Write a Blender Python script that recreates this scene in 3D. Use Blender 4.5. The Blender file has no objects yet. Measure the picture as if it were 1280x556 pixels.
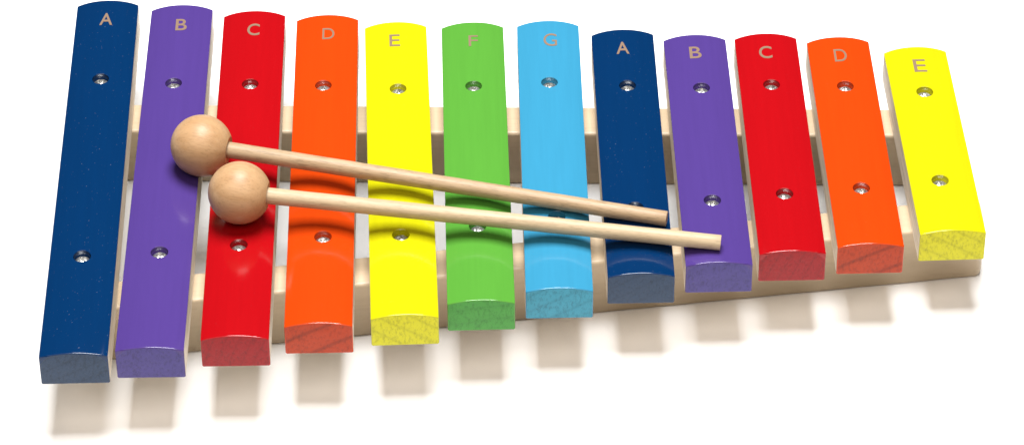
import bpy, bmesh, math, random
from mathutils import Vector, Matrix

scene = bpy.context.scene
col = scene.collection
MM = 0.001                      # everything below is written in millimetres

# ------------------------------------------------------------------ heights
BAR_SIDE = 15.33                # height of a bar's side
ARCH = 2.10                    # extra height of the rounded top in the middle
RAIL_H = 30.5
Z0 = BAR_SIDE + RAIL_H          # height of the bars' top corners above the floor

# ------------------------------------------------------------------ camera
def make_camera():
    cam = bpy.data.cameras.new("camera")
    cam.sensor_fit = 'HORIZONTAL'
    cam.sensor_width = 36.0
    cam.lens = 131.652
    cam.clip_start = 0.05
    cam.clip_end = 200.0
    ob = bpy.data.objects.new("camera", cam)
    col.objects.link(ob)
    d = math.radians(38.386133)
    r = math.radians(-0.415707)
    fw = Vector((0, math.cos(d), -math.sin(d)))
    rt = Vector((1, 0, 0))
    up = rt.cross(fw)
    rt2 = rt * math.cos(r) + up * math.sin(r)
    up2 = up * math.cos(r) - rt * math.sin(r)
    loc = Vector((0.9085, -1484.996, 1056.1098 + Z0)) * MM
    m = Matrix((rt2, up2, -fw)).transposed().to_4x4()
    m.translation = loc
    ob.matrix_world = m
    scene.camera = ob
make_camera()

# ------------------------------------------------------------------ world, lamps, exposure
world = bpy.data.worlds.new("World")
scene.world = world
world.use_nodes = True
world.node_tree.nodes["Background"].inputs[0].default_value = (1.0, 0.98, 0.95, 1)
world.node_tree.nodes["Background"].inputs[1].default_value = 0.03

def area(name, loc, target, sx, sy, power, color):
    l = bpy.data.lights.new(name, 'AREA')
    l.shape = 'RECTANGLE'
    l.size, l.size_y = sx, sy
    l.energy = power
    l.color = color
    o = bpy.data.objects.new(name, l)
    col.objects.link(o)
    o.location = loc
    dirv = (Vector(target) - Vector(loc)).normalized()
    o.rotation_euler = dirv.to_track_quat('-Z', 'Y').to_euler()
    return o

KEY_POWER = 90.0
FILL_POWER = 34.0
area("key_softbox", (0.0, 0.12, 1.95), (0.0, -0.121, 0.0), 0.80, 1.05, KEY_POWER, (0.98, 0.99, 1.0))
area("fill_softbox", (0.0, -1.4, 1.80), (0.0, -0.15, 0.0), 3.4, 1.1, FILL_POWER, (1.0, 0.88, 0.765))

vs = scene.view_settings
vs.view_transform = 'Standard'
vs.look = 'None'
vs.exposure = 0.0
vs.gamma = 1.0
vs.use_curve_mapping = False

# ------------------------------------------------------------------ materials
def new_mat(name):
    m = bpy.data.materials.new(name)
    m.use_nodes = True
    nt = m.node_tree
    nt.nodes.clear()
    out = nt.nodes.new("ShaderNodeOutputMaterial")
    b = nt.nodes.new("ShaderNodeBsdfPrincipled")
    nt.links.new(b.outputs[0], out.inputs[0])
    return m, nt, b

def node(nt, typ, **kw):
    n = nt.nodes.new(typ)
    for k, v in kw.items():
        setattr(n, k, v)
    return n

def mapped(nt, scale, rot=(0, 0, 0), per_object=True):
    tc = node(nt, "ShaderNodeTexCoord")
    mp = node(nt, "ShaderNodeMapping")
    mp.inputs["Scale"].default_value = scale
    mp.inputs["Rotation"].default_value = rot
    nt.links.new(tc.outputs["Object"], mp.inputs["Vector"])
    if per_object:
        oi = node(nt, "ShaderNodeObjectInfo")
        mu = node(nt, "ShaderNodeMath", operation='MULTIPLY')
        mu.inputs[1].default_value = 37.0
        cb = node(nt, "ShaderNodeCombineXYZ")
        nt.links.new(oi.outputs["Random"], mu.inputs[0])
        for i in range(3):
            nt.links.new(mu.outputs[0], cb.inputs[i])
        nt.links.new(cb.outputs[0], mp.inputs["Location"])
    return mp

def noise(nt, mp, scale=1.0, detail=4.0, rough=0.55, dist=0.0):
    n = node(nt, "ShaderNodeTexNoise")
    n.inputs["Scale"].default_value = scale
    n.inputs["Detail"].default_value = detail
    n.inputs["Roughness"].default_value = rough
    n.inputs["Distortion"].default_value = dist
    nt.links.new(mp.outputs[0], n.inputs["Vector"])
    return n

def ramp(nt, fac, stops):
    r = node(nt, "ShaderNodeValToRGB")
    els = r.color_ramp.elements
    els[0].position, els[0].color = stops[0][0], (*stops[0][1], 1)
    els[1].position, els[1].color = stops[1][0], (*stops[1][1], 1)
    for p, c in stops[2:]:
        e = els.new(p)
        e.color = (*c, 1)
    nt.links.new(fac, r.inputs[0])
    return r

def bump(nt, b, height, strength, dist):
    bp = node(nt, "ShaderNodeBump")
    bp.inputs["Strength"].default_value = strength
    bp.inputs["Distance"].default_value = dist
    nt.links.new(height, bp.inputs["Height"])
    nt.links.new(bp.outputs[0], b.inputs["Normal"])

def scl(c, k):
    return tuple(min(1.0, max(0.0, x * k)) for x in c)

def paint(name, c, specks=0.0):
    """glossy lacquer on the long faces of a bar, faint brush streaks along it"""
    m, nt, b = new_mat(name)
    mp = mapped(nt, (420, 22, 420))
    n = noise(nt, mp, 1.0, 5.0, 0.6)
    cr = ramp(nt, n.outputs["Fac"], [(0.28, scl(c, 0.95)), (0.66, scl(c, 1.01))])
    last = cr.outputs[0]
    if specks:
        mp2 = mapped(nt, (1500, 1100, 1500))
        n2 = noise(nt, mp2, 1.0, 1.0, 0.5)
        r2 = ramp(nt, n2.outputs["Fac"], [(0.745, (0, 0, 0)), (0.82, (specks,) * 3)])
        mx = node(nt, "ShaderNodeMix", data_type='RGBA')
        nt.links.new(r2.outputs[0], mx.inputs["Factor"])
        nt.links.new(last, mx.inputs["A"])
        mx.inputs["B"].default_value = (0.35, 0.36, 0.4, 1)
        last = mx.outputs["Result"]
    nt.links.new(last, b.inputs["Base Color"])
    b.inputs["Roughness"].default_value = 0.13
    b.inputs["IOR"].default_value = 1.45
    bump(nt, b, n.outputs["Fac"], 0.05, 0.0003)
    return m

def end_grain(name, c, line=0.62, ang=0.5, wave=55.0, dark=(0.2, 0.2, 0.2)):
    """thinner, rougher paint soaked into sawn end grain, growth rings showing"""
    m, nt, b = new_mat(name)
    mp = mapped(nt, (1, 1, 1), (0, ang, 0))
    w = node(nt, "ShaderNodeTexWave", wave_type='BANDS', bands_direction='Z')
    w.inputs["Scale"].default_value = wave
    w.inputs["Distortion"].default_value = 1.6
    w.inputs["Detail"].default_value = 2.0
    w.inputs["Detail Scale"].default_value = 0.6
    nt.links.new(mp.outputs[0], w.inputs["Vector"])
    mp2 = mapped(nt, (900, 900, 500), (0, ang, 0))
    n = noise(nt, mp2, 1.0, 4.0, 0.65)
    ringr = ramp(nt, w.outputs["Fac"], [(0.0, scl(c, line)), (0.12, scl(c, 0.98)), (1.0, scl(c, 1.02))])
    porer = ramp(nt, n.outputs["Fac"], [(0.30, (0.55, 0.55, 0.55)), (0.52, (1, 1, 1))])
    mx = node(nt, "ShaderNodeMix", data_type='RGBA', blend_type='MULTIPLY')
    mx.inputs["Factor"].default_value = 0.8
    nt.links.new(ringr.outputs[0], mx.inputs["A"])
    nt.links.new(porer.outputs[0], mx.inputs["B"])
    nt.links.new(mx.outputs["Result"], b.inputs["Base Color"])
    b.inputs["Roughness"].default_value = 0.42
    b.inputs["IOR"].default_value = 1.34
    bump(nt, b, n.outputs["Fac"], 0.6, 0.0006)
    return m

def wood(name, c1, c2, scale, rough=0.5, pores=0.0, pore_scale=(60, 1800, 1800)):
    m, nt, b = new_mat(name)
    mp = mapped(nt, scale)
    n = noise(nt, mp, 1.0, 6.0, 0.6, 0.6)
    cr = ramp(nt, n.outputs["Fac"], [(0.30, c1), (0.68, c2)])
    last = cr.outputs[0]
    h = n.outputs["Fac"]
    if pores:
        mp2 = mapped(nt, pore_scale)
        n2 = noise(nt, mp2, 1.0, 2.0, 0.6)
        r2 = ramp(nt, n2.outputs["Fac"], [(0.34, (1 - pores,) * 3), (0.47, (1, 1, 1))])
        mx = node(nt, "ShaderNodeMix", data_type='RGBA', blend_type='MULTIPLY')
        mx.inputs["Factor"].default_value = 1.0
        nt.links.new(last, mx.inputs["A"])
        nt.links.new(r2.outputs[0], mx.inputs["B"])
        last = mx.outputs["Result"]
        h = n2.outputs["Fac"]
    nt.links.new(last, b.inputs["Base Color"])
    b.inputs["Roughness"].default_value = rough
    b.inputs["IOR"].default_value = 1.4
    bump(nt, b, h, 0.25, 0.0004)
    return m

def plain(name, c, rough, metal=0.0):
    m, nt, b = new_mat(name)
    b.inputs["Base Color"].default_value = (*c, 1)
    b.inputs["Roughness"].default_value = rough
    b.inputs["Metallic"].default_value = metal
    return m

def floor_mat():
    m, nt, b = new_mat("white_table_surface")
    mp = mapped(nt, (6, 6, 6), per_object=False)
    n = noise(nt, mp, 1.0, 3.0)
    cr = ramp(nt, n.outputs["Fac"], [(0.3, (0.91, 0.907, 0.90)), (0.7, (0.93, 0.927, 0.92))])
    nt.links.new(cr.outputs[0], b.inputs["Base Color"])
    b.inputs["Roughness"].default_value = 0.32
    b.inputs["IOR"].default_value = 1.5
    return m

COLOURS = {          # lacquer colour of the long faces, and of the end grain
    'blue':   ((0.0006, 0.0205, 0.0783), (0.0308, 0.0565, 0.1070)),
    'purple': ((0.0603, 0.0320, 0.1747), (0.0712, 0.0536, 0.2260)),
    'red':    ((0.3191, 0.0024, 0.0048), (0.3181, 0.0067, 0.0084)),
    'orange': ((0.4697, 0.0410, 0.0024), (0.4464, 0.0431, 0.0059)),
    'yellow': ((0.4577, 0.4336, 0.0035), (0.6324, 0.5952, 0.0093)),
    'green':  ((0.0723, 0.2529, 0.0301), (0.0651, 0.2976, 0.0465)),
    'cyan':   ((0.0313, 0.2108, 0.3493), (0.0465, 0.2883, 0.3999)),
}
PAINT = {k: paint(k + "_lacquer", v[0], 0.3 if k == 'blue' else 0.04) for k, v in COLOURS.items()}
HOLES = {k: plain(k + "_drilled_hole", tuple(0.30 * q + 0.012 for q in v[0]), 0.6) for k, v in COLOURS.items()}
ENDS = {k: end_grain(k + "_end_grain", scl(v[1], 0.92), ang=a, wave=w, line=l) for (k, v), (a, w, l) in zip(
    COLOURS.items(), [(0.5, 50, 0.88), (0.2, 40, 0.96), (1.2, 60, 0.85), (0.45, 30, 0.66), (-0.55, 40, 0.84), (0.1, 45, 0.9), (0.5, 40, 0.86)])}
M_BAR_SIDE = wood("bare_bar_side", (0.70, 0.61, 0.50), (0.80, 0.73, 0.63), (300, 12, 300), 0.55, 0.35, (900, 30, 900))
M_RAIL = wood("rail_wood", (0.459, 0.356, 0.234), (0.486, 0.378, 0.255), (8, 120, 120), 0.42, 0.05, (25, 700, 700))
M_HEAD = wood("mallet_head_wood", (0.374, 0.214, 0.100), (0.454, 0.280, 0.145), (40, 190, 190), 0.42, 0.14, (260, 1300, 1300))
M_STICK = wood("mallet_handle_wood", (0.409, 0.298, 0.178), (0.498, 0.387, 0.245), (30, 620, 620), 0.48, 0.17, (230, 1700, 1700))
M_STICK_DARK = wood("darker_mallet_handle_wood", (0.329, 0.218, 0.120), (0.436, 0.311, 0.191), (30, 620, 620), 0.48, 0.26, (200, 1500, 1500))
M_LETTER = plain("tan_stamped_ink", (0.185, 0.115, 0.07), 0.6)
def steel():
    m, nt, b = new_mat("zinc_screw_steel")
    mp = mapped(nt, (700, 700, 700))
    n = noise(nt, mp, 1.0, 3.0, 0.6)
    cr = ramp(nt, n.outputs["Fac"], [(0.35, (0.40, 0.39, 0.36)), (0.6, (0.82, 0.82, 0.80))])
    nt.links.new(cr.outputs[0], b.inputs["Base Color"])
    b.inputs["Metallic"].default_value = 0.9
    b.inputs["Roughness"].default_value = 0.30
    bump(nt, b, n.outputs["Fac"], 0.5, 0.0006)
    return m
M_STEEL = steel()
M_FLOOR = floor_mat()

# ------------------------------------------------------------------ mesh helpers
def link_mesh(name, bm, mats, parent=None, smooth_angle=35.0):
    bm.normal_update()
    me = bpy.data.meshes.new(name)
    bm.to_mesh(me)
    bm.free()
    for m in mats:
        me.materials.append(m)
    o = bpy.data.objects.new(name, me)
    col.objects.link(o)
    if parent:
        o.parent = parent
    shade(me, smooth_angle)
    return o

def shade(me, angle):
    for p in me.polygons:
        p.use_smooth = True
    me.set_sharp_from_angle(angle=math.radians(angle))

def loft(bm, rings, mat_of=None, caps=(0, 0)):
    """closed rings of equal length joined in order; mat_of(k, j) gives the face's material index"""
    vr = [[bm.verts.new(Vector(p) * MM) for p in r] for r in rings]
    n = len(vr[0])
    for k in range(len(vr) - 1):
        for j in range(n):
            f = bm.faces.new((vr[k][j], vr[k][(j + 1) % n], vr[k + 1][(j + 1) % n], vr[k + 1][j]))
            if mat_of:
                f.material_index = mat_of(k, j)
    f = bm.faces.new(list(reversed(vr[0]))); f.material_index = caps[0]
    f = bm.faces.new(vr[-1]); f.material_index = caps[1]
    bmesh.ops.recalc_face_normals(bm, faces=bm.faces)

def lathe(bm, prof, segs=32, mat=0, axis='Z'):
    """(radius, height) profile turned round an axis; first and last points may lie on it"""
    rings = []
    for r, h in prof:
        if r < 1e-6:
            p = (0, 0, h) if axis == 'Z' else (h, 0, 0)
            rings.append([bm.verts.new(Vector(p) * MM)])
        else:
            ring = []
            for s in range(segs):
                a = 2 * math.pi * s / segs
                p = (r * math.cos(a), r * math.sin(a), h) if axis == 'Z' else (h, r * math.cos(a), r * math.sin(a))
                ring.append(bm.verts.new(Vector(p) * MM))
            rings.append(ring)
    for a, b in zip(rings, rings[1:]):
        for s in range(segs):
            t = (s + 1) % segs
            if len(a) == 1 and len(b) == 1:
                continue
            if len(a) == 1:
                f = bm.faces.new((a[0], b[s], b[t]))
            elif len(b) == 1:
                f = bm.faces.new((a[s], b[0], a[t]))
            else:
                f = bm.faces.new((a[s], b[s], b[t], a[t]))
            f.material_index = mat
    bmesh.ops.recalc_face_normals(bm, faces=bm.faces)

# ------------------------------------------------------------------ the surface it lies on
def make_floor():
    bm = bmesh.new()
    s = 30000
    vs_ = [bm.verts.new(Vector(p) * MM) for p in ((-s, -s, 0), (s, -s, 0), (s, s, 0), (-s, s, 0))]
    bm.faces.new(vs_)
    o = link_mesh("floor", bm, [M_FLOOR])
    o["kind"] = "structure"
    o["label"] = "plain glossy white surface under the xylophone"
make_floor()

# ------------------------------------------------------------------ xylophone
GRAIN = random.Random(4)
PIVOT = Vector((-3.0, -105.0, 0.0))
YAW = math.radians(1.188711)
xylo = bpy.data.objects.new("xylophone", None)
xylo.empty_display_size = 0.05
col.objects.link(xylo)
Rz = Matrix.Rotation(YAW, 4, 'Z')
xylo.location = (Rz @ PIVOT) * MM
xylo.rotation_euler = (0, 0, YAW)
xylo["label"] = "wooden toy xylophone with twelve rainbow painted bars on two pale rails"
xylo["category"] = "xylophone"

def place(o, x, y, z, yaw=0.0):
    """instrument coordinates in mm, relative to the empty at its base"""
    o.location = (Vector((x, y, z)) - PIVOT) * MM
    o.rotation_euler = (0, 0, yaw)

# rails: tapered plan, rear and front
def rail(x0, x1, fline, bline, label):
    def yy(line, x):
        return line[0] * x + line[1]
    xm = (x0 + x1) / 2
    ym = (yy(fline, xm) + yy(bline, xm)) / 2
    bm = bmesh.new()
    rings = []
    def ring(x, inset, drop):
        f, b = yy(fline, x) - ym + inset, yy(bline, x) - ym - inset
        z0, z1 = drop, RAIL_H - drop
        c = 1.6
        pts = []
        for (cy, cz, a0) in ((f + c, z0 + c, 180), (b - c, z0 + c, 270), (b - c, z1 - c, 0), (f + c, z1 - c, 90)):
            for q in range(5):
                a = math.radians(a0 + q * 22.5)
                pts.append((x - xm, cy + c * math.cos(a), cz + c * math.sin(a)))
        return pts
    e = 3.2                                     # both ends rounded off
    for q in range(7):
        t = math.pi / 2 * (1 - q / 6)
        rings.append(ring(x0 + e - e * math.sin(t), 3.0 * (1 - math.cos(t)), e * (1 - math.cos(t))))
    for q in range(1, 24):
        rings.append(ring(x0 + e + (x1 - x0 - 2 * e) * q / 24, 0, 0))
    for q in range(7):
        t = math.pi / 2 * q / 6
        rings.append(ring(x1 - e + e * math.sin(t), 3.0 * (1 - math.cos(t)), e * (1 - math.cos(t))))
    loft(bm, rings)
    o = link_mesh("rail", bm, [M_RAIL], xylo, 40)
    place(o, xm, ym, 0)
    o["label"] = label
    return o

rail(-200, 216.0, (0.1177, -166.97), (0.1215, -146.6), "slanting pale wooden front rail under the bars")
rail(-196, 203.0, (-0.0432, -64.32), (-0.0438, -42.84), "pale wooden rear rail under the bars")

# (colour, letter, x, y front, y back, yaw, y rear screw, y front screw, screw offsets, letter u, letter y, letter width, letter height)
BARS = [
    ('blue',   'A', -195.886, -239.691,  25.668,  0.0019, -38.712, -173.215, 0.23, -0.17,  0.07,  10.24, 6.24,  9.79),
    ('purple', 'B', -159.617, -236.849,  20.631, -0.0120, -43.277, -171.434, -0.55, 0.53,  0.54,   4.31, 5.48,  9.47),
    ('red',    'C', -123.882, -230.281,  14.398, -0.0072, -45.209, -167.418, 0.05, -0.60,  0.05,  -0.95, 5.98,  9.70),
    ('orange', 'D',  -88.160, -222.634,   9.826, -0.0043, -47.434, -162.732, -0.97, 1.03,  0.73,  -5.59, 5.81,  9.06),
    ('yellow', 'E',  -54.934, -218.223,   2.780,  0.0172, -51.258, -162.443, 0.29, -0.58, -0.62, -12.14, 5.06,  9.61),
    ('green',  'F',  -17.671, -209.191,   1.243,  0.0016, -50.202, -157.155, -0.31, -0.51, 0.20, -13.76, 4.52,  8.87),
    ('cyan',   'G',   18.997, -201.882,   1.314, -0.0073, -48.505, -151.301, -0.42, 0.23,  0.82, -14.17, 6.49, 10.26),
    ('blue',   'A',   54.873, -192.732,  -7.229, -0.0025, -52.290, -145.999, 0.49, -0.48, -0.48, -22.02, 6.23,  9.74),
    ('purple', 'B',   89.523, -186.046, -12.735,  0.0008, -55.250, -141.714, 0.68, -0.08, -0.45, -26.96, 5.76,  9.50),
    ('red',    'C',  123.901, -178.977, -12.808, -0.0042, -53.840, -137.982, -0.06, -0.44, -1.02, -27.91, 6.22, 9.95),
    ('orange', 'D',  158.477, -174.999, -16.872,  0.0018, -56.209, -134.900, -0.07, -0.36, -0.04, -31.56, 6.02, 9.99),
    ('yellow', 'E',  194.489, -166.725, -26.221,  0.0143, -61.939, -130.303, 0.30, -1.31,  0.54, -41.10, 5.99,  9.98),
]
PLAIN = {'blue': 'dark blue', 'purple': 'purple', 'red': 'red', 'orange': 'orange', 'yellow': 'yellow', 'green': 'green', 'cyan': 'light blue'}
HW = 15.0
RAD = (HW * HW + ARCH * ARCH) / (2 * ARCH)

def arch_z(u):
    """height of the rounded top above the bar's underside"""
    return BAR_SIDE + ARCH - (RAD - math.sqrt(RAD * RAD - u * u))

HOLE_R = 4.0
HOLE_D = 4.3

def bar_outline(y, inset, lip, bow=0.0):
    """one cross-section: top arch left to right, then down the right side, the bottom, up the left"""
    pts = []
    n = 26
    w = HW - inset
    for i in range(n + 1):
        u = -w + 2 * w * i / n
        t = abs(u) / HW
        z = arch_z(u) - inset - lip * max(0.0, (t - 0.62) / 0.38) ** 2.0
        if i in (0, n):
            z -= 0.22
        pts.append((u, y, z))
    pts[1] = (-(w - 0.12), y, pts[0][2] + 0.18)
    pts[n - 1] = (w - 0.12, y, pts[0][2] + 0.18)
    pts[0] = (-w, y, pts[0][2])
    pts = [(u, yy + bow * max(0.0, 1 - abs(u / w) ** 2.5), z) for u, yy, z in pts]
    pts += [(w, y, 0.5 + inset), (w - 0.5, y, inset), (-w + 0.5, y, inset), (-w, y, 0.5 + inset)]
    return pts

def make_bar(spec):
    cname, letter, x, y0, y1, yaw, sr, sf, dr, df, lu, ly, lw, lh = spec
    ln = y1 - y0
    sr, sf, ly = sr + 0.8, sf + 0.8, ly + 0.8
    bm = bmesh.new()
    lip = {('blue', 0): 3.6, ('purple', 0): 3.4, ('purple', 1): 3.0, ('red', 1): 3.4}.get((cname, int(x > 0)), GRAIN.choice((0.0, 0.1, 0.3)))
    rings = [bar_outline(0.0, 0.45, lip), bar_outline(0.05, 0.25, lip * 0.6), bar_outline(0.15, 0.12, lip * 0.25), bar_outline(0.30, 0.03, lip * 0.06), bar_outline(0.55, 0.0, 0.0)]
    for q in range(1, 12):
        rings.append(bar_outline(ln * q / 12, 0.0, 0.0))
    rings += [bar_outline(ln - 0.9, 0.0, 0.0, 1.4), bar_outline(ln - 0.3, 0.06, 0, 1.5), bar_outline(ln - 0.08, 0.2, 0, 1.5), bar_outline(ln, 0.5, 0, 1.5)]
    last = len(rings) - 2
    def mat_of(k, j):
        if k < 4 or k >= last - 2:
            return 0
        return 0 if j < 26 else 2
    loft(bm, rings, mat_of, caps=(1, 0))
    o = link_mesh("bar", bm, [PAINT[cname], ENDS[cname], M_BAR_SIDE], None, 32)
    # screw holes are real: drilled with a boolean and baked
    cb = bmesh.new()
    for yy, du in ((sr, dr), (sf, df)):
        t = bmesh.new()
        lathe(t, [(0, 0), (HOLE_R - 0.5, 0), (HOLE_R - 0.1, 0.4), (HOLE_R - 0.05, HOLE_D - 0.25), (HOLE_R + 0.45, HOLE_D + 0.3), (HOLE_R + 0.46, HOLE_D + 6), (0, HOLE_D + 6)], 40)
        bmesh.ops.translate(t, verts=t.verts, vec=Vector((du, yy - y0, BAR_SIDE + ARCH - HOLE_D)) * MM)
        me = bpy.data.meshes.new("tmp"); t.to_mesh(me); t.free()
        cb.from_mesh(me); bpy.data.meshes.remove(me)
    cm = bpy.data.meshes.new("cut"); cb.to_mesh(cm); cb.free()
    cm.materials.append(HOLES[cname])
    co = bpy.data.objects.new("cut", cm)
    col.objects.link(co)
    md = o.modifiers.new("drill", 'BOOLEAN')
    md.object = co
    md.operation = 'DIFFERENCE'
    md.solver = 'EXACT'
    dg = bpy.context.evaluated_depsgraph_get()
    me2 = bpy.data.meshes.new_from_object(o.evaluated_get(dg), preserve_all_data_layers=True, depsgraph=dg)
    old = o.data
    o.modifiers.clear()
    o.data = me2
    me2.name = "bar"
    bpy.data.meshes.remove(old)
    bpy.data.objects.remove(co)
    bpy.data.meshes.remove(cm)
    shade(me2, 32)
    o.parent = xylo
    # the bar turns about the instrument's y = 0 line
    px, py = x - y0 * math.sin(yaw), y0 * math.cos(yaw)
    place(o, px, py, RAIL_H, yaw)
    # screws
    for k, (yy, du) in enumerate(((sr, dr), (sf, df))):
        make_screw(o, du, yy - y0, BAR_SIDE + ARCH - HOLE_D, GRAIN.uniform(0, math.pi))
    make_letter(o, letter, lu, ly - y0, lw, lh)
    return o

SCREW_MESH = [None]
def make_screw(bar, u, v, z, rot):
    if SCREW_MESH[0] is None:
        bm = bmesh.new()
        R = 3.8
        prof = [(R - 0.15, 0.0), (R, 0.2), (R, 0.7), (R - 0.3, 1.25), (R - 0.9, 1.85), (R - 1.6, 2.3), (R - 2.2, 2.55), (1.1, 2.62)]
        lathe(bm, prof + [(0.9, 1.6), (0.5, 1.2), (0, 1.1)], 40)
        o = link_mesh("screw", bm, [M_STEEL], None, 30)
        # cross slot
        cb = bmesh.new()
        for a in (0.0, math.pi / 2):
            t = bmesh.new()
            bmesh.ops.create_cube(t, size=1.0)
            bmesh.ops.scale(t, verts=t.verts, vec=Vector((4.8, 1.15, 2.6)) * MM)
            bmesh.ops.translate(t, verts=t.verts, vec=Vector((0, 0, 2.6)) * MM)
            bmesh.ops.rotate(t, verts=t.verts, cent=(0, 0, 0), matrix=Matrix.Rotation(a + 0.001, 3, 'Z'))
            me = bpy.data.meshes.new("tmp"); t.to_mesh(me); t.free()
            if a > 0:
                bmesh.ops.translate(cb, verts=cb.verts, vec=(0, 0, 0.00002))
            cb.from_mesh(me); bpy.data.meshes.remove(me)
        cm = bpy.data.meshes.new("cut"); cb.to_mesh(cm); cb.free()
        co = bpy.data.objects.new("cut", cm); col.objects.link(co)
        md = o.modifiers.new("slot", 'BOOLEAN'); md.object = co; md.operation = 'DIFFERENCE'; md.solver = 'EXACT'; md.use_self = True
        dg = bpy.context.evaluated_depsgraph_get()
        me2 = bpy.data.meshes.new_from_object(o.evaluated_get(dg), depsgraph=dg)
        o.modifiers.clear(); o.data = me2; me2.name = "screw"
        bpy.data.objects.remove(co); bpy.data.meshes.remove(cm)
        shade(me2, 30)
        SCREW_MESH[0] = me2
        o.parent = bar
    else:
        o = bpy.data.objects.new("screw", SCREW_MESH[0])
        col.objects.link(o)
        o.parent = bar
    o.location = Vector((u, v, z - 0.05)) * MM
    o.rotation_euler = (0, 0, rot)
    return o

def make_letter(bar, ch, u, v, w, h):
    cu = bpy.data.curves.new("letter", 'FONT')
    cu.body = ch
    cu.size = 1.0
    cu.align_x = 'LEFT'
    cu.resolution_u = 6
    cu.offset = 0.012 if ch in 'ABC' else 0.002
    tmp = bpy.data.objects.new("tmp_letter", cu)
    col.objects.link(tmp)
    dg = bpy.context.evaluated_depsgraph_get()
    me = bpy.data.meshes.new_from_object(tmp.evaluated_get(dg), depsgraph=dg)
    bpy.data.objects.remove(tmp)
    bpy.data.curves.remove(cu)
    bm = bmesh.new()
    bm.from_mesh(me)
    bpy.data.meshes.remove(me)
    bmesh.ops.remove_doubles(bm, verts=bm.verts, dist=1e-5)
    xs = [q.co.x for q in bm.verts]; ys = [q.co.y for q in bm.verts]
    x0, x1, ya, yb = min(xs), max(xs), min(ys), max(ys)
    top = list(bm.faces)
    for q in bm.verts:
        q.co.x = ((q.co.x - x0) / (x1 - x0) - 0.5) * w
        q.co.y = ((q.co.y - ya) / (yb - ya) - 0.5) * h
    ext = bmesh.ops.extrude_face_region(bm, geom=top)
    new = {e for e in ext["geom"] if isinstance(e, bmesh.types.BMVert)}
    for q in bm.verts:
        base = arch_z(u + q.co.x) - BAR_SIDE - ARCH
        q.co.z = base + (0.13 if q in new else -0.15)
        q.co *= MM
    bmesh.ops.recalc_face_normals(bm, faces=bm.faces)
    o = link_mesh("letter", bm, [M_LETTER], bar, 30)
    o.location = Vector((u, v, BAR_SIDE + ARCH)) * MM
    return o

for i, spec in enumerate(BARS):
    b = make_bar(spec)
    size = 'long' if i < 5 else ('shorter' if i > 6 else 'middling')
    b["label"] = "%s %s wooden bar lettered %s" % (size, PLAIN[spec[0]], spec[1])

# ------------------------------------------------------------------ mallets
BALL_R = 14.3
def make_mallet(label, ball, end, stick_mat, turn):
    """ball centre and handle tip in mm above the bars' top corners"""
    a = Vector((ball[0], ball[1], ball[2] + Z0))
    e = Vector((end[0], end[1], end[2] + Z0))
    d = (e - a)
    L = d.length
    m = bpy.data.objects.new("mallet", None)
    m.empty_display_size = 0.02
    col.objects.link(m)
    m.location = a * MM
    q = d.normalized().to_track_quat('X', 'Z')
    m.rotation_mode = 'QUATERNION'
    m.rotation_quaternion = q
    m["label"] = label
    m["category"] = "mallet"
    m["group"] = "wooden mallets lying across the xylophone"
    bm = bmesh.new()
    prof = [(0, -BALL_R)]
    n = 40
    amax = math.acos(12.9 / BALL_R)            # small flat where the handle enters
    for k in range(1, n + 1):
        t = math.pi - (math.pi - amax) * k / n
        prof.append((BALL_R * math.sin(t), BALL_R * math.cos(t)))
    prof += [(prof[-1][0] - 0.4, 12.75), (3.9, 12.7), (3.75, 12.2), (0, 12.2)]
    lathe(bm, prof, 64, 0, 'X')
    h = link_mesh("head", bm, [M_HEAD], m, 40)
    h.rotation_euler = (turn, 0, 0)
    bm = bmesh.new()
    r0, r1 = 3.75, 3.5
    prof = [(0, 11.0), (r0, 11.0)]
    for k in range(1, 30):
        t = k / 30
        prof.append((r0 + (r1 - r0) * t + 0.03 * math.sin(k * 1.7), 11.0 + (L - 11.3) * t))
    prof += [(r1, L - 0.35), (r1 - 0.1, L - 0.1), (r1 - 0.35, L), (0, L)]
    lathe(bm, prof, 36, 0, 'X')
    s = link_mesh("handle", bm, [stick_mat], m, 40)
    s.rotation_euler = (turn, 0, 0)
    return m

make_mallet("rear wooden mallet with its ball head over the purple B bar and darker handle",
            (-141.72, -111.05, 14.0), (71.0, -156.7, 5.3), M_STICK_DARK, 0.4)
make_mallet("front wooden mallet with its ball head on the red C bar and paler handle",
            (-122.1, -149.6, 16.4), (94.5, -174.7, 5.65), M_STICK, 1.9)
